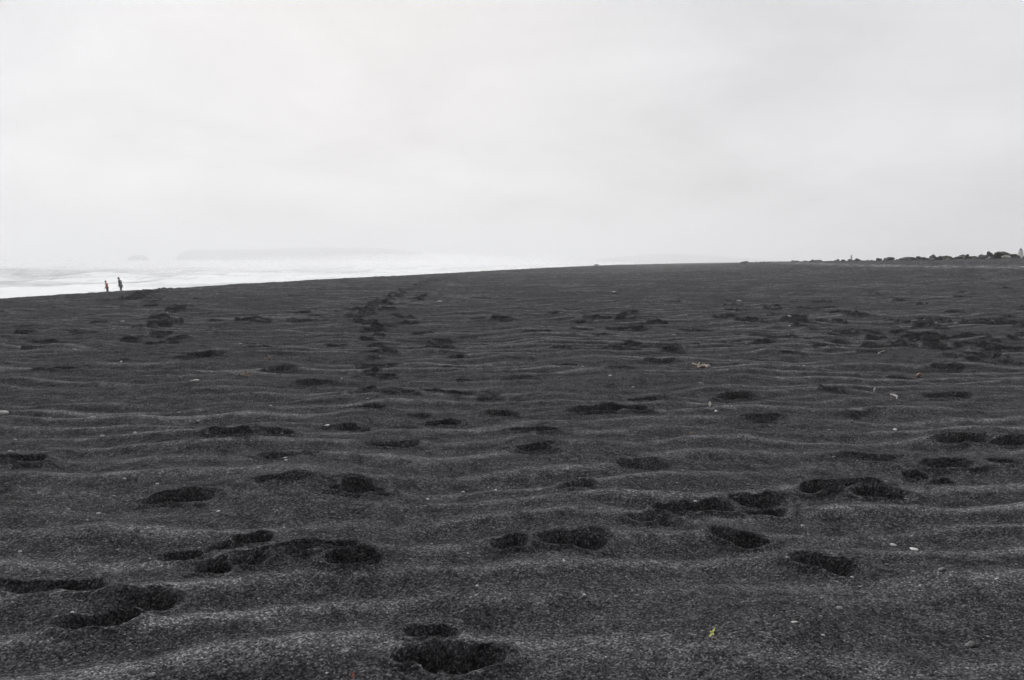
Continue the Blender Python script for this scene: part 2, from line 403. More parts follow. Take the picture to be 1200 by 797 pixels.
# ------------------------------------------------------------------ the beach
def build_beach():
    fine = np.radians(np.arange(-41, 41.001, .058))
    wide = np.radians(np.arange(44, 316.001, 2.0))
    th = np.concatenate([fine, wide])
    r1 = np.concatenate([np.exp(np.arange(math.log(.5), math.log(1.6), .01)), np.exp(np.arange(math.log(1.6), math.log(2.2), .003)),
                         np.exp(np.arange(math.log(2.2), math.log(40), .00125)), np.exp(np.arange(math.log(40) + .003, math.log(100), .003))])
    r2 = np.exp(np.arange(math.log(100) + .008, math.log(300), .008))
    r3 = np.exp(np.arange(math.log(300) + .03, math.log(4300), .03))
    r = np.concatenate([r1, r2, r3])
    X = r[:, None] * np.sin(th)[None, :]
    Y = r[:, None] * np.cos(th)[None, :]
    B = base_z(X, Y)
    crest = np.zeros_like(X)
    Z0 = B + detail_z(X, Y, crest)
    Z, pitf = add_prints(X, Y, Z0.copy(), True)
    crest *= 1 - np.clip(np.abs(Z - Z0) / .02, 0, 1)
    Z = Z + grain_z(X, Y) * (1 - .7 * pitf)
    nr, na = X.shape
    co = np.stack([X, Y, Z], -1).reshape(-1, 3)
    co = np.vstack([co, [[0, 0, 0]]]).astype(np.float32)
    i = np.arange(nr - 1)[:, None] * na
    j = np.arange(na)[None, :]
    j2 = (j + 1) % na
    quads = np.stack([i + j, i + na + j, i + na + j2, i + j2], -1).reshape(-1, 4)[:, ::-1]
    tris = np.stack([np.full(na, nr * na), np.arange(na), (np.arange(na) + 1) % na], -1)[:, ::-1]
    me = bpy.data.meshes.new('beach')
    nv = len(co); nq = len(quads); ntr = len(tris)
    me.vertices.add(nv); me.vertices.foreach_set('co', co.ravel())
    loops = np.concatenate([quads.ravel(), tris.ravel()]).astype(np.int32)
    me.loops.add(len(loops)); me.loops.foreach_set('vertex_index', loops)
    me.polygons.add(nq + ntr)
    start = np.concatenate([np.arange(nq) * 4, nq * 4 + np.arange(ntr) * 3]).astype(np.int32)
    me.polygons.foreach_set('loop_start', start)
    me.update(calc_edges=True)
    D = np.hypot(X, Y)
    inl = X - crest_x(Y)
    g = np.exp(-((B - .86) / .07) ** 2) * (D > 40) * (D < 400)
    g = np.maximum(g, .5 * np.exp(-((D - 84) / 3.0) ** 2) * (inl > 3) * (B < .5))
    g = np.append(g.ravel(), 0).astype(np.float32)
    at_ = me.attributes.new('gravel', 'FLOAT', 'POINT'); at_.data.foreach_set('value', g)
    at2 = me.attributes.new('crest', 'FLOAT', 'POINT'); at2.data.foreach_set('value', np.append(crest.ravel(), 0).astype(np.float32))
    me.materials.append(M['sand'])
    me.polygons.foreach_set('use_smooth', np.ones(nq + ntr, dtype=bool))
    me.validate()
    o = bpy.data.objects.new('beach', me); col.objects.link(o)
    o['kind'] = 'structure'
    # face up
    if me.polygons[1000].normal.z < 0: me.flip_normals()
build_beach()

# ------------------------------------------------------------------ the sea
def build_sea():
    yy = np.concatenate([np.arange(-300, 60, 12.), np.arange(60, 420, 1.6), np.geomspace(421, 4300, 150)])
    so = np.concatenate([np.arange(-14, 260, 1.0), np.geomspace(261, 4300, 160)])
    Yg, S = np.meshgrid(yy, so)
    # shoreline: where the beach meets sea level
    shore = crest_x(Yg) - 4.0 / .066 + .05
    X = shore - S
    Z = np.full_like(X, SEA)
    foam = np.zeros_like(X)
    wob = 9 * perlin(Yg / 55, S / 90, 41) + 3.0 * perlin(Yg / 14, S / 40, 42)
    for (s0, hgt, wf, wb, fo, seed) in [(10, .45, 4, 9, 1.0, 1), (34, .75, 5, 11, 1.0, 2), (62, 1.0, 5, 13, 1., 3), (98, 1.25, 6, 15, .9, 4), (142, 1.5, 6, 17, .85, 5),
                                        (195, 1.5, 8, 20, .6, 6), (270, 1.3, 10, 24, .45, 7), (370, 1.2, 12, 30, .35, 8), (500, 1.2, 14, 36, .3, 9)]:
        q = S - (s0 + wob * (1 + s0 / 150) + 8 * perlin(Yg / 120, np.full_like(Yg, seed * 3.7), 50 + seed))
        al = np.clip(.75 + .9 * perlin(Yg / 42, np.full_like(Yg, seed * 1.3), 60 + seed), .12, 1.5)
        prof = np.where(q < 0, np.exp(-(q / wf) ** 2), np.exp(-(q / wb) ** 2))
        Z = Z + hgt * al * prof
        # white water on the shoreward face and trailing towards the shore
        trail = np.where(q < 0, np.exp(q / 26.0), np.exp(-(q / 3.0) ** 2))
        foam = np.maximum(foam, fo * np.clip(al, 0, 1) * trail)
    Z = Z + .22 * perlin(X / 6, Yg / 6, 71) * sstep(0, 30, S) + .10 * perlin(X / 2.3, Yg / 2.3, 72)
    foam = foam * .62 + .30 * (1 - sstep(30, 150, S)) + .06
    n, m_ = X.shape
    co = np.stack([X, Yg, Z], -1).reshape(-1, 3).astype(np.float32)
    i = np.arange(n - 1)[:, None] * m_; j = np.arange(m_ - 1)[None, :]
    quads = np.stack([i + j, i + j + 1, i + m_ + j + 1, i + m_ + j], -1).reshape(-1, 4)
    me = bpy.data.meshes.new('sea')
    me.vertices.add(len(co)); me.vertices.foreach_set('co', co.ravel())
    me.loops.add(quads.size); me.loops.foreach_set('vertex_index', quads.ravel().astype(np.int32))
    me.polygons.add(len(quads)); me.polygons.foreach_set('loop_start', (np.arange(len(quads)) * 4).astype(np.int32))
    me.update(calc_edges=True)
    a = me.attributes.new('foam', 'FLOAT', 'POINT'); a.data.foreach_set('value', foam.ravel().astype(np.float32))
    me.validate()
    if me.polygons[100].normal.z < 0: me.flip_normals()
    o = link('sea', me, M['sea']); o['kind'] = 'structure'
build_sea()

# ------------------------------------------------------------------ cliffs out at sea, far in the mist
def at_far(px, dist):
    return (px - 600) / F * dist * math.cos(PITCH), dist

def cliff(name, pxs, tops, dist, thick, kind='structure', label=None, cat=None, group=None, seed=1):
    """A rock mass with a ragged plateau top; pxs/tops give its skyline, dist its distance."""
    bm = bmesh.new()
    n = 90; nt = 10; nh = 8
    xs = np.linspace(pxs[0], pxs[-1], n)
    tp = np.interp(xs, pxs, tops)
    base = SEA - 2.5
    grid = {}
    for i in range(n):
        X, _ = at_far(xs[i], dist)
        top = EYE + (306 - tp[i]) / F * dist
        edge = min(1, min(i, n - 1 - i) / 3.0)
        for k in range(nt):
            v = k / (nt - 1)
            prof = math.sin(math.pi * (v * .94 + .03)) ** .45
            yo = (v - .5) * thick * (.55 + .45 * edge) + .05 * thick * mnoise.noise((X * .01, v * 3, seed))
            zz = base + (top - base) * prof * (.96 + .06 * mnoise.noise((X * .03, v * 4, seed + 5)))
            if k == 0 or k == nt - 1: zz = base
            if i in (0, n - 1): zz = base
            grid[i, k] = bm.verts.new((X + 6 * mnoise.noise((X * .02, zz * .05, seed)), dist + yo, zz))
    for i in range(n - 1):
        for k in range(nt - 1):
            bm.faces.new((grid[i, k], grid[i + 1, k], grid[i + 1, k + 1], grid[i, k + 1]))
    bmesh.ops.contextual_create(bm, geom=[e for e in bm.edges if e.is_boundary])
    bmesh.ops.recalc_face_normals(bm, faces=bm.faces)
    o = link(name, bm_mesh(bm, name), M['rock'], smooth=False)
    if kind: o['kind'] = kind
    tag(o, label, cat, group)
    return o

cliff('headland', [220, 223, 300, 350, 385, 440, 475, 500, 520], [300, 292.5, 291.5, 290, 289.3, 290, 293, 299, 305], 3700, 500, seed=3)
cliff('distant_hill', [700, 745, 790, 840, 900], [304, 299, 297, 300, 305], 4100, 600, seed=8)
cliff('sea_stack', [151, 153, 158, 167, 171, 173], [305, 300, 298.8, 298.6, 299.5, 305], 3050, 40, None, 'tall square sea stack, faint in the mist beside the long headland', 'sea stack', 'sea stacks in the mist', 4)
cliff('sea_stack', [47, 52, 60, 66, 74, 80, 88, 92], [307, 305, 304.3, 305.6, 305.2, 304.2, 305, 307], 2500, 50, None, 'long low sea stack with a notched top, farthest from the headland', 'sea stack', 'sea stacks in the mist', 5)
cliff('sea_stack', [117, 120, 127, 132], [307, 306, 305.8, 307], 2500, 30, None, 'smallest low sea stack, between the notched rock and the square stack', 'sea stack', 'sea stacks in the mist', 6)

# ------------------------------------------------------------------ rocks of every size
def rock_mesh(name, seed, sub=3, rough=.35, flat=.7, angular=.5):
    bm = bmesh.new()
    bmesh.ops.create_icosphere(bm, subdivisions=sub, radius=1)
    rnd = random.Random(seed)
    planes = [(Vector((rnd.gauss(0, 1), rnd.gauss(0, 1), rnd.gauss(0, 1))).normalized(), rnd.uniform(.62, .95)) for _ in range(9)]
    for v in bm.verts:
        p = v.co.copy()
        for nrm, dd in planes:                       # knock flats off the stone
            ex = p.dot(nrm) - dd
            if ex > 0: p -= nrm * ex * angular * 1.6 if angular < .6 else nrm * ex
        k = 1 + rough * mnoise.noise(v.co * 1.1 + Vector((seed * 3.1, 0, 0))) + rough * .35 * mnoise.noise(v.co * 3.3 + Vector((0, seed * 2.3, 0)))
        v.co = Vector((p.x * k, p.y * k, p.z * k * flat))
    return bm_mesh(bm, name)

BM = [rock_mesh('boulder', 100 + i, 3, .55, .72, .8) for i in range(8)]
PM = [rock_mesh('pebble', 200 + i, 2, .25, .62, .35) for i in range(6)]

def place_rock(name, meshes, mat, px, py, w_px, ratio, label, cat, group, far=400, sink=.3, dist=None, rnd=random):
    """A stone whose base shows at photo px,py and which is w_px wide there."""
    if dist is None:
        x, y, t = at(px, py, far)
    else:
        v = ray(px, py); t = dist / v.y
        x, y = v.x * t, v.y * t
    hw = w_px * t / F * .5
    if name == 'boulder' and ratio > 1.2: ratio *= .85
    me = rnd.choice(meshes)
    o = bpy.data.objects.new(name, me)
    col.objects.link(o)
    if not me.materials: me.materials.append(M['pebble'])
    o.material_slots[0].link = 'OBJECT'; o.material_slots[0].material = M[mat]
    o.scale = (hw, hw * rnd.uniform(.7, 1.0), hw * ratio / .72 * .66)
    o.rotation_euler = (rnd.uniform(-.25, .25), rnd.uniform(-.25, .25), rnd.uniform(0, 6.28))
    gz = ground(x, y) if t < 120 else float(base_z(np.array([x]), np.array([y]))[0])
    o.location = (x, y, gz + hw * ratio * .66 * (1 - 2 * sink))
    tag(o, label, cat, group)
    return o

GB = 'boulders along the top of the beach'
# photo x, base y, width px, height/half-width, material, distance, label
for (px, py, w, rt, mat, dist, lab) in [
 (1208, 304.5, 11, 1.9, 'boulder', 76, 'tall dark boulder cut by the edge of the view beside the white tower'),
 (1191, 305.0, 9, .7, 'boulder', 76, 'low dark boulder at the foot of the white tower'),
 (1183, 304.0, 10, .8, 'boulder_grey', 79, 'low grey boulder tucked between the square dark boulder and the white tower'),
 (1187, 303.8, 9, 1.35, 'boulder', 77, 'blocky dark boulder with a flat top nearest the white tower'),
 (1173, 304.4, 20, .75, 'boulder_moss', 80, 'long dark mossy boulder, widest of the row along the ridge'),
 (1178, 304.8, 9, .8, 'boulder_pale', 77, 'pale rounded stone lying in front of the long mossy boulder'),
 (1160, 303.6, 10, 1.7, 'boulder', 82, 'highest round dark boulder on the ridge'),
 (1161, 305.0, 7, .8, 'boulder_grey', 80, 'small grey stone under the highest round dark boulder'),
 (1151, 304.2, 8, 1.4, 'boulder_grey', 82, 'grey boulder next to the highest round dark boulder, on its seaward side'),
 (1147, 304.4, 6, .9, 'boulder', 83, 'dark stone wedged against the grey boulder beside the highest round one'),
 (1133, 304.3, 7, 1.8, 'boulder_moss', 86, 'upright mossy boulder standing alone in the middle of the rock row'),
 (1126, 304.6, 9, 1.1, 'boulder_grey', 87, 'squat grey boulder leaning by the upright mossy one'),
 (1121, 305.0, 8, .8, 'boulder', 87, 'low dark boulder in front of the squat grey one'),
 (1140, 305.0, 12, .55, 'boulder', 86, 'flat dark slab of rock between the upright mossy boulder and the grey boulder'),
 (1110, 304.8, 9, .9, 'boulder', 92, 'low dark humped boulder with a flat slab trailing from it'),
 (1101, 304.6, 8, 1.0, 'boulder_moss', 94, 'flat topped mossy boulder beside a pointed dark one'),
 (1093, 304.6, 8, 1.6, 'boulder', 95, 'pointed dark boulder, peak of the middle rock cluster'),
 (1096, 306.6, 14, .4, 'boulder', 88, 'flat dark rock lying on the sand below the pointed boulder'),
 (1075, 304.8, 8, 1.2, 'boulder', 100, 'rounded dark boulder left of the pointed boulder with a gap between'),
 (1060, 305.3, 9, .8, 'boulder_grey', 104, 'low grey boulder with a pale face in the thin end of the row'),
 (1043, 305.0, 9, .9, 'boulder', 108, 'dark boulder at the start of the thicker rock row'),
 (1030, 305.4, 8, .8, 'boulder', 112, 'dark double humped boulder before the thicker rock row'),
 (1004, 305.6, 6, 1.0, 'boulder', 120, 'small black boulder beside the pale marker post'),
 (988, 306.0, 5, .9, 'boulder', 125, 'small black boulder on the seaward side of the marker post'),
 (873, 307.6, 9, .7, 'boulder', 185, 'dark flat boulder at the far misty end of the row'),
 (699, 311.5, 7, .5, 'boulder_grey', 300, 'faint boulder alone on the misty skyline of the far beach'),
 (653, 312.5, 7, .5, 'boulder_grey', 360, 'faintest boulder nearest the sea on the misty far skyline'),
]:
    place_rock('boulder', BM, mat, px, py, w, rt, lab, 'boulder', GB, dist=dist, sink=.22)

rb = random.Random(5)
for i in range(100):
    f = rb.random() ** .8
    px = 1205 - 330 * f
    dist = 78 + 110 * f ** 1.6 + rb.uniform(-5, 8)
    w = (4 + 9 * rb.random() ** 2) * (1 - .55 * f)
    place_rock('boulder', BM, rb.choice(['boulder', 'boulder', 'boulder', 'boulder_moss', 'boulder_grey']), px, 305, w, rb.uniform(.45, .9),
               'small low rock filling the row of boulders along the ridge', 'rock', 'small rocks along the ridge', dist=dist, sink=.25, rnd=rb)

GP = 'stones on the sand'
for (px, py, w, rt, mat, lab) in [
 (2, 486, 13, .8, 'pebble_pale', 'smooth pale stone cut by the left edge of the view'),
 (107, 489, 11, .9, 'pebble', 'round grey stone sitting alone on a ripple crest'),
 (115, 600, 5, .8, 'pebble_pale', 'small pale pebble in front of the big left footprint'),
 (255, 437, 10, .5, 'pebble_pale', 'flat pale stone below a dark double footprint'),
 (230, 449, 7, .5, 'pebble_pale', 'thin flat pale pebble, larger of a close pair'),
 (225, 450, 4, .5, 'pebble_pale', 'thin flat pale pebble, smaller of a close pair'),
 (211, 444, 5, 1, 'pebble_dark', 'dark round pebble beside the close pair of pale ones'),
 (142, 428, 3, 1, 'chip', 'tiny white pebble at the lip of a footprint'),
 (232, 492, 5, .7, 'pebble_dark', 'dark pebble in the open rippled sand beneath the pale pair'),
 (317, 473, 5, .7, 'pebble_dark', 'dark pebble on a long pale ripple crest'),
 (383, 499, 7, .6, 'chip', 'white chip lying by the rim of a round footprint'),
 (120, 514, 6, .7, 'pebble', 'grey pebble below the round grey stone'),
 (17, 517, 5, .7, 'pebble', 'grey pebble above the dark footprint at the left edge'),
 (133, 579, 4, .7, 'pebble', 'grey pebble near the tip of the big left footprint'),
 (501, 583, 5, .8, 'pebble_pale', 'pale pebble on the ripple beside a round trodden pit'),
 (581, 574, 4, 1, 'chip', 'bright white speck of shell in the centre of the sand'),
 (665, 553, 5, .8, 'pebble_pale', 'pale pebble above the sharp edged footprint'),
 (661, 662, 3.5, 1, 'chip', 'bright white grain below the long double footprint'),
 (548, 646, 3.5, 1, 'chip', 'bright white grain beside the heel of the double footprint'),
 (685, 699, 7, 1, 'pebble_pale', 'pale knobbly pebble alone on the near sand'),
 (557, 699, 5, .8, 'pebble', 'dull grey pebble left of the pale knobbly one'),
 (178, 794, 9, .9, 'pebble', 'grey pebble at the bottom edge of the view'),
 (1071, 635, 10, .4, 'chip', 'flat white shell fragment on a ripple crest'),
 (1047, 628, 8, .4, 'pebble_pale', 'flat pale chip beside the white shell fragment'),
 (1040, 660, 5, .6, 'pebble', 'small grey pebble past the tip of a slanting footprint'),
 (1103, 674, 8, 1, 'pebble', 'angular grey pebble with a dark hollow under it'),
 (1078, 688, 3.5, 1, 'chip', 'bright white grain below the angular grey pebble'),
 (984, 720, 9, .8, 'pebble', 'wedge shaped grey pebble on the near right sand'),
 (1137, 756, 13, .6, 'pebble_dark', 'broad dark pebble half buried in the near corner'),
 (930, 745, 8, .5, 'pebble_pale', 'pale flat pebble to the right of the yellow sprig'),
 (948, 614, 4, .8, 'pebble', 'grey pebble under the slanting footprint'),
 (1049, 503, 5, .7, 'chip', 'white chip on the right hand ripples below the curled feather'),
 (821, 453, 5, .8, 'pebble', 'pebble just below the twig tangle'),
 (839, 485, 5, .9, 'chip', 'white pebble at the foot of the upright white quill'),
 (977, 541, 5, .6, 'pebble', 'grey pebble on the shallow mound'),
 (715, 446, 5, .5, 'pebble_pale', 'pale flat pebble in front of a wide shallow footprint'),
 (742, 455, 4, .7, 'chip', 'white pebble above the broad shallow pit'),
 (683, 431, 5, .8, 'pebble', 'grey pebble near two shallow prints in the middle'),
 (925, 374, 5, .7, 'pebble_pale', 'top pale stone of three in a line'),
 (926, 379, 5, .7, 'pebble_pale', 'middle pale stone of three in a line'),
 (925, 384, 4, .7, 'pebble_pale', 'bottom pale stone of three in a line'),
 (515, 354, 7, .8, 'pebble_pale', 'pale stone showing on the far sand beside the walking trail'),
 (720, 344, 8, .6, 'pebble_pale', 'pale flat stone farthest out on the middle sand'),
 (866, 352, 6, .7, 'pebble_pale', 'pale stone out on the smooth sand right of the middle'),
 (973, 400, 5, .8, 'pebble_pale', 'pale stone among the prints before the trodden patch'),
 (810, 384, 5, .8, 'pebble_pale', 'pale stone among faint prints right of the middle'),
 (790, 393, 5, .8, 'pebble', 'grey stone close to the pale stone in the faint prints'),
 (143, 376, 6, .6, 'pebble', 'grey stone on the left sand towards the walkers'),
 (28, 389, 6, .7, 'pebble', 'grey stone near the left edge on the far ripples'),
 (222, 395, 6, .7, 'pebble', 'grey stone beside the prints below the walkers'),
 (282, 405, 5, .8, 'pebble_pale', 'pale stone above the orange stalks'),
 (88, 412, 5, .7, 'pebble', 'grey stone right of a small footprint on the left'),
]:
    place_rock('pebble', PM, mat, px, py, w, rt, lab, 'stone', GP, sink=.2)

rp = random.Random(21)
for i in range(225):
    px = rp.uniform(-30, 1230)
    py = 330 + rp.random() ** 1.15 * 465
    d = EYE * F / (py - 306)
    w = max(1.7, min(5.0, rp.lognormvariate(math.log(.016), .4) * F / d))
    place_rock('pebble', PM, rp.choice(['pebble_dark', 'pebble', 'pebble', 'pebble_pale']), px, py, w, rp.uniform(.6, 1.0),
               'tiny loose pebble scattered on the black sand', 'pebble', 'tiny loose pebbles on the sand', sink=.22, rnd=rp)

# ------------------------------------------------------------------ bits washed up on the sand
def tube(bm, pts, radii, seg=7):
    rings = []
    n = len(pts)
    for i, p in enumerate(pts):
        p = Vector(p)
        t = (Vector(pts[min(i + 1, n - 1)]) - Vector(pts[max(i - 1, 0)])).normalized()
        a = t.orthogonal().normalized(); b = t.cross(a)
        rings.append([bm.verts.new(p + (a * math.cos(k * 2 * math.pi / seg) + b * math.sin(k * 2 * math.pi / seg)) * radii[i]) for k in range(seg)])
    for i in range(n - 1):
        for k in range(seg):
            bm.faces.new((rings[i][k], rings[i][(k + 1) % seg], rings[i + 1][(k + 1) % seg], rings[i + 1][k]))
    bm.faces.new(rings[0][::-1]); bm.faces.new(rings[-1])

def twig_mesh(name, a, b, r, rnd, bend=.2, n=7):
    bm = bmesh.new()
    a, b = Vector(a), Vector(b); L = (b - a).length
    pts, rad = [], []
    off = Vector((rnd.uniform(-1, 1), rnd.uniform(-1, 1), rnd.uniform(-.3, 1))) * L * bend
    for i in range(n):
        t = i / (n - 1)
        pts.append(a.lerp(b, t) + off * 4 * t * (1 - t) * .5 + Vector((rnd.gauss(0, 1), rnd.gauss(0, 1), rnd.gauss(0, 1))) * L * .015)
        rad.append(r * (1 - .55 * t))
    tube(bm, pts, rad)
    bmesh.ops.recalc_face_normals(bm, faces=bm.faces)
    return bm_mesh(bm, name)

def leaf_mesh(name, L, W, curl=.3, thick=.0007):
    bm = bmesh.new()
    n = 9; rows = []
    for i in range(n):
        t = i / (n - 1)
        w = W * .5 * math.sin(math.pi * (t * .9 + .05)) ** .8
        z = curl * L * t * t
        rows.append([bm.verts.new((s * w, t * L, z + .35 * abs(s) * w)) for s in (-1, -.5, 0, .5, 1)])
    for i in range(n - 1):
        for k in range(4):
            bm.faces.new((rows[i][k], rows[i][k + 1], rows[i + 1][k + 1], rows[i + 1][k]))
    geom = bmesh.ops.solidify(bm, geom=bm.faces[:], thickness=thick)
    bmesh.ops.recalc_face_normals(bm, faces=bm.faces)
    return bm_mesh(bm, name)

def spot(px, py):
    x, y, t = at(px, py)
    return x, y, ground(x, y), t

rt_ = random.Random(3)
# tangle of bleached twigs
x, y, z, t = spot(823, 433)
root = empty('twig_tangle', (x, y, z))
tag(root, 'tangle of bleached twigs and brown bark, the palest thing on the mid sand', 'driftwood')
for (a, b, r) in [((-.11, -.01, .055), (.03, .02, .01), .005), ((-.05, .0, .005), (-.03, .01, .06), .006), ((-.03, .02, .01), (.02, -.01, .05), .005),
                  ((-.06, -.02, .01), (.06, .01, .03), .006), ((.0, 0, .0), (.03, .02, .045), .005), ((.03, -.03, .01), (.09, .02, .025), .004), ((-.02, .03, .02), (.08, -.01, .035), .005)]:
    link('twig', twig_mesh('twig', a, b, r * 1.5, rt_), M['twig'], root)
bk = rock_mesh('bark', 303, 2, .4, .4, .4)
o = link('bark', bk, M['bark'], root, (0, .01, .012)); o.scale = (.075, .035, .03)
o = link('stub', rock_mesh('stub', 304, 2, .3, .8, .3), M['shell'], root, (.045, -.02, .022)); o.scale = (.016, .014, .014)

# yellow sprig in the foreground
x, y, z, t = spot(834, 757)
root = empty('leaf_sprig', (x, y, z), .3)
tag(root, 'bright yellow leaf sprig with thin stalks on the near sand', 'leaf')
for (rx, ry, L, W) in [(1.30, .65, .021, .0085), (1.30, .65 + math.pi, .019, .008), (1.2, -.75, .012, .006), (1.2, 2.3, .013, .006), (1.0, 1.6, .010, .005)]:
    link('leaf', leaf_mesh('leaf', L * .8, W * .85), M['yellow'], root, (0, 0, .020), (rx, ry, 0))
for b in [(.012, -.028, .002), (-.016, -.024, .001), (.008, -.006, -.004)]:
    link('stem', twig_mesh('stem', (0, 0, .013), b, .0011, rt_), M['straw'], root)

# red scrap at the bottom edge
x, y, z, t = spot(413, 797)
root = empty('red_leaf', (x, y, z), -.5)
tag(root, 'small red and pink leaf scrap at the bottom edge of the view', 'leaf')
link('blade', leaf_mesh('blade', .020, .012, .25), M['red'], root, (0, 0, .006), (.9, 0, 0))
link('stem', twig_mesh('stem', (0, 0, .008), (0, -.014, .001), .0012, rt_), M['bark'], root)

# orange and tan stalks on the left
def stalks(name, px, py, size, mat, lab, cat, n, seed):
    rnd = random.Random(seed)
    x, y, z, t = spot(px, py)
    r_ = empty(name, (x, y, z))
    tag(r_, lab, cat)
    for i in range(n):
        a = (rnd.uniform(-.4, .4) * size, rnd.uniform(-.3, .3) * size, .004)
        b = (a[0] + rnd.uniform(-.6, .6) * size, a[1] + rnd.uniform(-.3, .3) * size, rnd.uniform(.15, .6) * size)
        link('stalk', twig_mesh('stalk', a, b, .035 * size, rnd, .25), M[mat], r_)
    return r_
stalks('dry_stalks', 316, 421, .11, 'orange', 'orange brown dry stalks forked upward on the left sand', 'dry plant', 4, 1)
stalks('dry_weed', 288, 442, .12, 'straw', 'tan dry weed tuft below the orange stalks', 'dry plant', 9, 2)
stalks('dry_weed', 552, 435, .11, 'straw', 'thin brown dead weed lying by a footprint of the middle trail', 'dry plant', 6, 3)
stalks('dry_weed', 810, 511, .05, 'straw', 'little olive weed scrap between the mid sand prints', 'dry plant', 5, 4)
stalks('dry_stalks', 1027, 417, .15, 'twig', 'thin pale twig slanting up near the right hand prints', 'twig', 2, 6)
stalks('dry_stalks', 447, 421, .12, 'twig', 'pale twig lying between prints of the middle trail', 'twig', 2, 7)

# brown shell
x, y, z, t = spot(1075, 440)
root = empty('whelk_shell', (x, y, z), .4)
tag(root, 'reddish brown whelk shell on the right hand sand', 'shell')
bm = bmesh.new()
pts, rad = [], []
for i in range(60):
    a = i / 59 * 5 * math.pi; s = (i / 59) ** 1.4
    pts.append((-.055 + .11 * (i / 59) ** .8, .028 * s * math.cos(a), .03 + .028 * s * math.sin(a))); rad.append(.003 + .026 * s)
tube(bm, pts, rad, 9)
bmesh.ops.recalc_face_normals(bm, faces=bm.faces)
root.scale = (.62, .62, .62)
link('whorl', bm_mesh(bm, 'whorl'), M['shell_brown'], root)
o = link('lip', rock_mesh('lip', 311, 2, .15, .7, .2), M['shell'], root, (.045, -.035, .03)); o.scale = (.012, .016, .02)

# feathers and quills
def feather(px, py, h, lean, lab, curl):
    x, y, z, t = spot(px, py)
    r_ = empty('feather', (x, y, z), 0)
    tag(r_, lab, 'feather', 'white feathers on the sand')
    pts = [(lean * h * (i / 9) + curl * h * math.sin(math.pi * i / 9), 0, -.004 + h * (i / 9) * (1 - .25 * abs(curl) * i / 9)) for i in range(10)]
    bm = bmesh.new(); tube(bm, pts, [.0035 - .0002 * i for i in range(10)]); bmesh.ops.recalc_face_normals(bm, faces=bm.faces)
    link('quill', bm_mesh(bm, 'quill'), M['feather'], r_)
    bm = bmesh.new(); L = []
    for i, p in enumerate(pts[3:]):
        w = .012 * math.sin(math.pi * (i + .6) / 7.4)
        L.append([bm.verts.new((p[0] - w, -.004, p[2] - .003)), bm.verts.new((p[0], .002, p[2])), bm.verts.new((p[0] + w, -.003, p[2] + .004))])
    for i in range(len(L) - 1):
        for k in (0, 1): bm.faces.new((L[i][k], L[i][k + 1], L[i + 1][k + 1], L[i + 1][k]))
    bmesh.ops.solidify(bm, geom=bm.faces[:], thickness=.0012)
    bmesh.ops.recalc_face_normals(bm, faces=bm.faces)
    link('vane', bm_mesh(bm, 'vane'), M['feather'], r_)
feather(832, 480, .06, -.12, 'white quill standing upright below the twig tangle', .05)
feather(1050, 465, .055, -.9, 'white feather curled over like a hook on the right hand sand', .55)
feather(1024, 455, .045, .1, 'short white quill stuck upright above the curled feather', .05)
feather(941, 433, .05, .05, 'white quill stuck upright on the ripples right of the twig tangle', -.05)

# ------------------------------------------------------------------ things on the skyline at the right
def lathe(bm, prof, seg=8):
    rings = [[bm.verts.new((r * math.cos(2 * math.pi * k / seg), r * math.sin(2 * math.pi * k / seg), z)) for k in range(seg)] for r, z in prof]
    for i in range(len(rings) - 1):
        for k in range(seg):
            bm.faces.new((rings[i][k], rings[i][(k + 1) % seg], rings[i + 1][(k + 1) % seg], rings[i + 1][k]))
    bm.faces.new(rings[0][::-1]); bm.faces.new(rings[-1])
def lathe_part(name, prof, mat, parent, seg=8, smooth=False):
    bm = bmesh.new(); lathe(bm, prof, seg)
    return link(name, bm_mesh(bm, name), M[mat], parent, smooth=smooth)

D_T = 230.0
tx, ty = at_far(1195.5, D_T); tz = float(base_z(np.array([tx]), np.array([ty]))[0])
k = D_T / F
root = empty('beacon_tower', (tx, ty, tz))
tag(root, 'white tapered tower with a dark pointed cap behind the boulders', 'tower')
topz = EYE + (306 - 294.2) * k - tz
lathe_part('tower_wall', [(4.3 * k, -.6), (4.0 * k, .35 * topz), (2.6 * k, topz * .93), (2.3 * k, topz)], 'tower_white', root, 8)
lathe_part('gallery', [(2.7 * k, topz + .003), (2.7 * k, topz + .13)], 'tower_white', root, 8)
lathe_part('lantern', [(1.35 * k, topz + .133), (1.35 * k, topz + 1.4 * k)], 'tower_dark', root, 12)
lathe_part('roof', [(1.7 * k, topz + 1.4 * k + .003), (1.1 * k, topz + 2.4 * k), (.25 * k, topz + 3.1 * k)], 'tower_dark', root, 12)
lathe_part('finial', [(.22 * k, topz + 3.1 * k + .003), (.1 * k, topz + 4.3 * k)], 'tower_dark', root, 8)

D_P = 135.0
mx_, my_ = at_far(997.7, D_P); mz_ = float(base_z(np.array([mx_]), np.array([my_]))[0])
root = empty('marker_post', (mx_, my_, mz_))
tag(root, 'pale weathered marker post standing up on the skyline', 'post')
h = EYE + (306 - 300.2) * D_P / F - mz_
lathe_part('shaft', [(.12, -.4), (.115, h * .75), (.10, h)], 'post', root, 8)
lathe_part('cap', [(.14, h + .003), (.14, h + .07), (.03, h + .16)], 'post', root, 8)

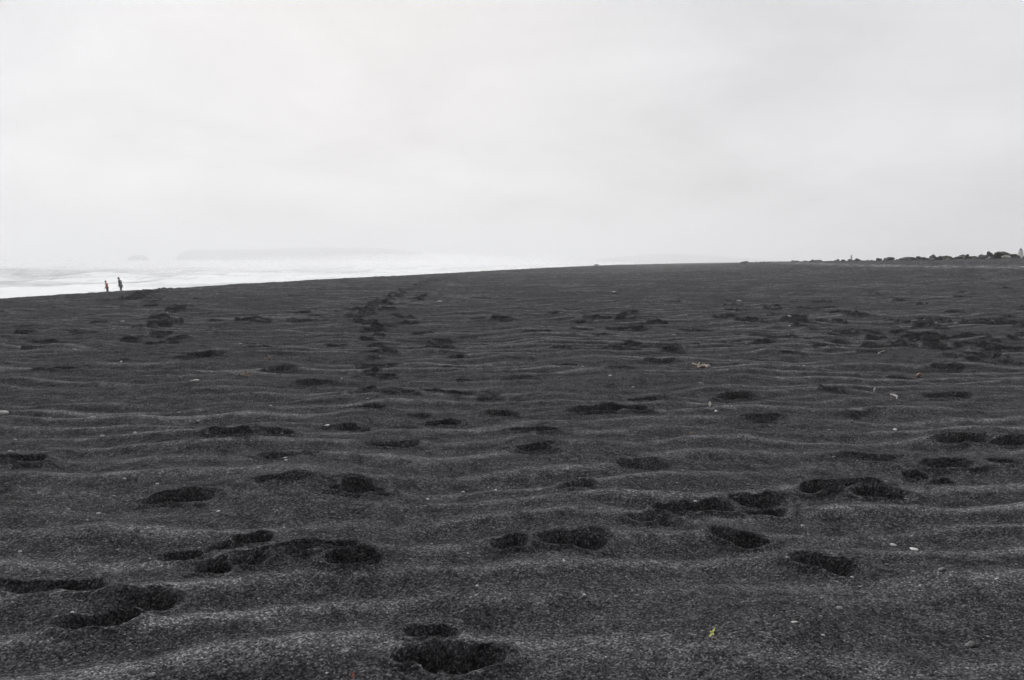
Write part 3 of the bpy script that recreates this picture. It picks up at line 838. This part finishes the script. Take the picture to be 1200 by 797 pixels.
# ------------------------------------------------------------------ the two walkers (built on one skinned skeleton)
def skin_mesh(name, verts, edges, root=0, sub=2):
    """verts: (forward, lateral, up, radius). Grows a skin over the stick figure."""
    bm = bmesh.new()
    lay = bm.verts.layers.skin.verify()
    vs = []
    for (f, l, z, r) in verts:
        v = bm.verts.new((f, l, z)); rr = r if isinstance(r, tuple) else (r, r)
        v[lay].radius = rr; vs.append(v)
    vs[root][lay].use_root = True
    for a, b in edges: bm.edges.new((vs[a], vs[b]))
    me = bm_mesh(bm, name + '_stick')
    o = bpy.data.objects.new('temp', me); col.objects.link(o)
    sk = o.modifiers.new('skin', 'SKIN'); sk.use_smooth_shade = True
    if sub: sb = o.modifiers.new('sub', 'SUBSURF'); sb.levels = sub; sb.render_levels = sub
    dg = bpy.context.evaluated_depsgraph_get()
    out = bpy.data.meshes.new_from_object(o.evaluated_get(dg), depsgraph=dg)
    out.name = name
    bpy.data.objects.remove(o)
    return out

def person(loc, rz, H, label, lean, head_drop, jacket, trousers, hood, feet, arms, slim=1.0):
    root = empty('person', loc, rz)
    tag(root, label, 'person')
    s = H / 1.78
    V, E = [], []
    def add(f, l, z, r, to=None):
        V.append((f * s, l * s, z * s, r * s)); 
        if to is not None: E.append((to, len(V) - 1))
        return len(V) - 1
    def fw(z):                                       # the spine leans forward above the hip
        return max(0, z - .95) * lean
    pel = add(0, 0, .95, .125 * slim)
    bel = add(fw(1.12), 0, 1.12, .12 * slim, pel)
    che = add(fw(1.32), 0, 1.32, .14 * slim, bel)
    nb = add(fw(1.47), 0, 1.47, .065, che)
    nk = add(fw(1.54) + .02, 0, 1.54, .052, nb)
    sk = add(fw(1.62) + .04 + head_drop, 0, 1.615, .078, nk)
    cr = add(fw(1.70) + .035 + head_drop, 0, 1.69, .088, sk)
    tp = add(fw(1.74) + .03 + head_drop, 0, 1.745, .05, cr)
    hx = fw(1.66) + .04 + head_drop
    add(hx + .105, 0, 1.645, .012, sk)               # nose
    for sd in (-1, 1): add(hx - .01, sd * .088, 1.65, .014, sk)     # ears
    legs, hands, arm_i = [], [], []
    for sd, (kf, kz, af) in zip((-1, 1), feet):
        hp = add(0.0, sd * .095, .88, .095 * slim, pel)
        kn = add(kf, sd * .10, kz, .062, hp)
        cf = add(kf * .55 + af * .45 - .02, sd * .10, kz * .68 + .03, .056, kn)
        an = add(af, sd * .10, .10, .042, cf)
        to = add(af + .16, sd * .115, .04, .034, an)
        hl = add(af - .05, sd * .10, .04, .036, an)
        legs.append((hp, kn, cf, an, to, hl))
    for sd, (ef, ez, hf, hz) in zip((-1, 1), arms):
        sh = add(fw(1.43), sd * .185, 1.43, .068 * slim, che)
        el = add(fw(1.43) + ef, sd * .24, ez, .044, sh)
        wr = add(fw(1.43) + hf, sd * .215, hz, .030, el)
        d = Vector((hf - ef, 0, hz - ez)).normalized()
        pm = add(fw(1.43) + hf + d.x * .06, sd * .205, hz + d.z * .06, .034, wr)
        wf = fw(1.43) + hf
        for q, (off, L) in enumerate(((-.028, .062), (-.009, .075), (.010, .070), (.028, .055))):
            k1 = add(wf + d.x * .105 + off * .9, sd * .200, hz + d.z * .105, .0095, pm)
            add(wf + d.x * (.105 + L * .8) + off + .012, sd * .185, hz + d.z * (.105 + L * .8), .008, k1)
        tb = add(wf + d.x * .055 + .042, sd * .19, hz + d.z * .055, .011, pm)
        add(wf + d.x * .095 + .056, sd * .18, hz + d.z * .095, .009, tb)
        arm_i.append((sh, el, wr))
    body = link('body', skin_mesh('body', V, E), M['skin'], root)
    def clothing(name, idx, edges, grow, mat, extra=None, ends=0):
        m = {old: i for i, old in enumerate(idx)}
        vv = [(V[i][0], V[i][1], V[i][2], V[i][3] + grow * s) for i in idx]
        ee = [(m[a], m[b]) for a, b in edges]
        if extra:
            for (f, l, z, r, to) in extra:
                vv.append((f * s, l * s, z * s, r * s)); ee.append((m[to], len(vv) - 1))
        return link(name, skin_mesh(name, vv, ee), M[mat], root)
    (a0, a1) = arm_i
    hem = [(-.01, 0, .84, .15 * slim, pel)]
    jk = clothing('jacket', [pel, bel, che, nb, *a0, *a1], [(pel, bel), (bel, che), (che, nb), (che, a0[0]), (a0[0], a0[1]), (a0[1], a0[2]), (che, a1[0]), (a1[0], a1[1]), (a1[1], a1[2])], .026, jacket, hem)
    (l0, l1) = legs
    clothing('trousers', [pel, *l0[:4], *l1[:4]], [(pel, l0[0]), (l0[0], l0[1]), (l0[1], l0[2]), (l0[2], l0[3]), (pel, l1[0]), (l1[0], l1[1]), (l1[1], l1[2]), (l1[2], l1[3])], .018, trousers)
    for L in legs:
        clothing('boot', [L[3], L[4], L[5]], [(L[3], L[4]), (L[3], L[5])], .014, 'boot')
    # hair, or a hood pulled up: a cap over the crown and the back of the head
    bm = bmesh.new(); bmesh.ops.create_uvsphere(bm, u_segments=24, v_segments=16, radius=1)
    bmesh.ops.delete(bm, geom=[v for v in bm.verts if v.co.z < -.75 or (v.co.x > .55 and v.co.z < .35)], context='VERTS')
    bmesh.ops.solidify(bm, geom=bm.faces[:], thickness=.12)
    for v in bm.verts:
        v.co = Vector((v.co.x * .115, v.co.y * .105, v.co.z * .125)) * s + Vector(((hx - .005) * s, 0, 1.685 * s))
    bmesh.ops.recalc_face_normals(bm, faces=bm.faces)
    link('hood' if hood else 'hair', bm_mesh(bm, 'hood' if hood else 'hair'), M[jacket if hood else 'hair'], root)
    for sd in (-1, 1):
        bm = bmesh.new(); bmesh.ops.create_uvsphere(bm, u_segments=10, v_segments=8, radius=.011 * s)
        link('eye', bm_mesh(bm, 'eye'), M['eye'], root, ((hx + .083) * s, sd * .032 * s, 1.668 * s))
    return root

def stand(px, d):
    x, y = at_far(px, d)
    return x, y, float(base_z(np.array([x]), np.array([y]))[0]) + .005

person(stand(124.3, 93), math.pi * 1.02, 1.60, 'person in a rose red jacket and dark trousers, hands forward', .16, .02, 'jacket_red', 'trousers', False,
       [(-.02, .50, -.13), (.0, .49, -.22)], [(-.04, 1.16, .14, .98), (-.06, 1.15, .08, .92)], .95)
person(stand(140.5, 93), math.pi * .98, 1.86, 'taller person in a charcoal hooded jacket, stooping forward', .20, .05, 'jacket_dark', 'trousers_grey', True,
       [(.06, .50, .03), (.0, .49, -.16)], [(-.05, 1.16, .10, .97), (-.06, 1.15, .06, .93)], 1.05)

# ------------------------------------------------------------------ the sea mist: one box of even air round everything
bm = bmesh.new(); bmesh.ops.create_cube(bm, size=1)
for v in bm.verts:
    v.co = Vector((v.co.x * 10000, -1000 + (v.co.y + .5) * 6000, -8.5 + (v.co.z + .5) * (95 + 8.5)))
hz = bpy.data.objects.new('haze', bm_mesh(bm, 'haze')); col.objects.link(hz); hz['kind'] = 'stuff'
m = bpy.data.materials.new('sea_mist'); m.use_nodes = True
nt = m.node_tree; nt.nodes.clear()
out = nt.nodes.new('ShaderNodeOutputMaterial'); pv = nt.nodes.new('ShaderNodeVolumePrincipled')
pv.inputs['Color'].default_value = (.97, .97, .98, 1)
pv.inputs['Density'].default_value = .0007
pv.inputs['Anisotropy'].default_value = 0.0
nt.links.new(pv.outputs['Volume'], out.inputs['Volume'])
hz.data.materials.append(m)

# spray blown off the surf along the coast, thickest far down the shore
def spray(loc, semi, rz, dens):
    bm = bmesh.new(); bmesh.ops.create_uvsphere(bm, u_segments=48, v_segments=24, radius=1)
    o = bpy.data.objects.new('sea_spray', bm_mesh(bm, 'sea_spray')); col.objects.link(o)
    o['kind'] = 'stuff'; o.location = loc; o.scale = semi; o.rotation_euler = (0, 0, rz)
    m = bpy.data.materials.new('spray'); m.use_nodes = True
    nt = m.node_tree; nt.nodes.clear()
    out = nt.nodes.new('ShaderNodeOutputMaterial'); pv = nt.nodes.new('ShaderNodeVolumePrincipled')
    pv.inputs['Color'].default_value = (.98, .98, .99, 1); pv.inputs['Density'].default_value = dens
    nt.links.new(pv.outputs['Volume'], out.inputs['Volume'])
    o.data.materials.append(m)
spray((-45, 500, SEA - 2), (90, 300, 11), -.18, .0026)
spray((-40, 520, SEA - 2), (120, 330, 12), -.22, .0009)
spray((-380, 1300, SEA - 1), (700, 1000, 7.5), -.15, .0050)
spray((-250, 470, SEA - 1), (190, 270, 7), -.12, .0030)

# ------------------------------------------------------------------ overcast sky and soft sun
SUN_EL, SUN_AZ = R(30), R(-10)          # azimuth from +Y towards +X: ahead and a little to the left
w = bpy.data.worlds.new('World'); scene.world = w; w.use_nodes = True
nt = w.node_tree; ns = nt.nodes; ls = nt.links
bg = ns['Background']
sky = ns.new('ShaderNodeTexSky'); sky.sky_type = 'NISHITA'; sky.sun_disc = False
sky.sun_elevation = SUN_EL; sky.sun_rotation = SUN_AZ; sky.dust_density = 4.0
tc = ns.new('ShaderNodeTexCoord')
sep = ns.new('ShaderNodeSeparateXYZ'); ls.new(tc.outputs['Generated'], sep.inputs[0])
# cloud deck: project the view direction on a plane overhead
zz = node(ns, 'ShaderNodeMath', operation='MAXIMUM'); ls.new(sep.outputs['Z'], zz.inputs[0]); zz.inputs[1].default_value = .0
za = node(ns, 'ShaderNodeMath', operation='ADD'); ls.new(zz.outputs[0], za.inputs[0]); za.inputs[1].default_value = .30
dx = node(ns, 'ShaderNodeMath', operation='DIVIDE'); ls.new(sep.outputs['X'], dx.inputs[0]); ls.new(za.outputs[0], dx.inputs[1])
dy = node(ns, 'ShaderNodeMath', operation='DIVIDE'); ls.new(sep.outputs['Y'], dy.inputs[0]); ls.new(za.outputs[0], dy.inputs[1])
cb = ns.new('ShaderNodeCombineXYZ'); ls.new(dx.outputs[0], cb.inputs[0]); ls.new(dy.outputs[0], cb.inputs[1])
cn = node(ns, 'ShaderNodeTexNoise', Scale=1.5, Detail=6.0, Roughness=.5, Distortion=.3); ls.new(cb.outputs[0], cn.inputs['Vector'])
cr = ramp(ns, [(.30, .84), (.5, .98), (.70, 1.10)]); ls.new(cn.outputs['Fac'], cr.inputs['Fac'])
# brightness of the deck by height: grey low down, thinner and brighter overhead
el = ramp(ns, [(0.0, .40), (.10, .405), (.29, .385), (.45, .50), (1.0, .50)]); ls.new(zz.outputs[0], el.inputs['Fac'])
for e in el.color_ramp.elements: pass
mu = node(ns, 'ShaderNodeMix', data_type='RGBA', blend_type='MULTIPLY'); mu.inputs[0].default_value = 1
ls.new(el.outputs['Color'], mu.inputs[6]); ls.new(cr.outputs['Color'], mu.inputs[7])
# lighter over the sea (left), greyer inland (right)
lr = node(ns, 'ShaderNodeMapRange'); ls.new(sep.outputs['X'], lr.inputs[0])
lr.inputs[1].default_value = -.6; lr.inputs[2].default_value = .6; lr.inputs[3].default_value = 1.0; lr.inputs[4].default_value = .90
fb = node(ns, 'ShaderNodeMapRange'); ls.new(sep.outputs['Y'], fb.inputs[0])
fb.inputs[1].default_value = -.6; fb.inputs[2].default_value = .5; fb.inputs[3].default_value = .30; fb.inputs[4].default_value = 1.0
lf = node(ns, 'ShaderNodeMath', operation='MULTIPLY'); ls.new(lr.outputs[0], lf.inputs[0]); ls.new(fb.outputs[0], lf.inputs[1])
mu2 = node(ns, 'ShaderNodeVectorMath', operation='SCALE'); ls.new(mu.outputs[2], mu2.inputs[0]); ls.new(lf.outputs[0], mu2.inputs['Scale'])
ten = node(ns, 'ShaderNodeVectorMath', operation='MULTIPLY'); ls.new(mu2.outputs[0], ten.inputs[0]); ten.inputs[1].default_value = (21.3, 21.35, 21.9)
# the place behind the cloud where the sun stands
dt = node(ns, 'ShaderNodeVectorMath', operation='DOT_PRODUCT'); ls.new(tc.outputs['Generated'], dt.inputs[0])
dt.inputs[1].default_value = (math.sin(SUN_AZ) * math.cos(SUN_EL), math.cos(SUN_AZ) * math.cos(SUN_EL), math.sin(SUN_EL))
gl = ramp(ns, [(0.0, 0.0), (.974, 0.0), (.988, .55), (1.0, 1.0)]); ls.new(dt.outputs['Value'], gl.inputs['Fac'])
gs = node(ns, 'ShaderNodeVectorMath', operation='SCALE'); ls.new(gl.outputs['Color'], gs.inputs[0]); gs.inputs['Scale'].default_value = 380.0
ga = node(ns, 'ShaderNodeVectorMath', operation='ADD'); ls.new(ten.outputs[0], ga.inputs[0]); ls.new(gs.outputs[0], ga.inputs[1])
fin = node(ns, 'ShaderNodeMix', data_type='RGBA'); fin.inputs[0].default_value = .96
ls.new(sky.outputs[0], fin.inputs[6]); ls.new(ga.outputs[0], fin.inputs[7])
ls.new(fin.outputs[2], bg.inputs['Color'])
bg.inputs['Strength'].default_value = .10

sl = bpy.data.lights.new('sun', 'SUN'); sl.energy = 1.5; sl.angle = R(10); sl.color = (1.0, .97, .93)
so = bpy.data.objects.new('sun', sl); col.objects.link(so)
sd = Vector((math.sin(SUN_AZ) * math.cos(SUN_EL), math.cos(SUN_AZ) * math.cos(SUN_EL), math.sin(SUN_EL)))
so.rotation_euler = sd.to_track_quat('Z', 'Y').to_euler()
so.location = (0, 0, 60)

# ------------------------------------------------------------------ camera and render settings
cam = bpy.data.cameras.new('camera'); co_ = bpy.data.objects.new('camera', cam); col.objects.link(co_)
co_.location = (0, 0, EYE); co_.rotation_euler = (math.pi / 2 + PITCH, 0, 0)
cam.sensor_width = 36; cam.lens = 36 * F / 1200
cam.clip_start = .05; cam.clip_end = 20000
scene.camera = co_
scene.view_settings.view_transform = 'Standard'
scene.view_settings.look = 'None'
scene.view_settings.exposure = 0.0
scene.view_settings.gamma = 1.0
scene.view_settings.use_curve_mapping = False
cy = scene.cycles
cy.use_denoising = True; cy.denoising_prefilter = 'FAST'
cy.max_bounces = 6; cy.diffuse_bounces = 2; cy.glossy_bounces = 2; cy.volume_bounces = 2
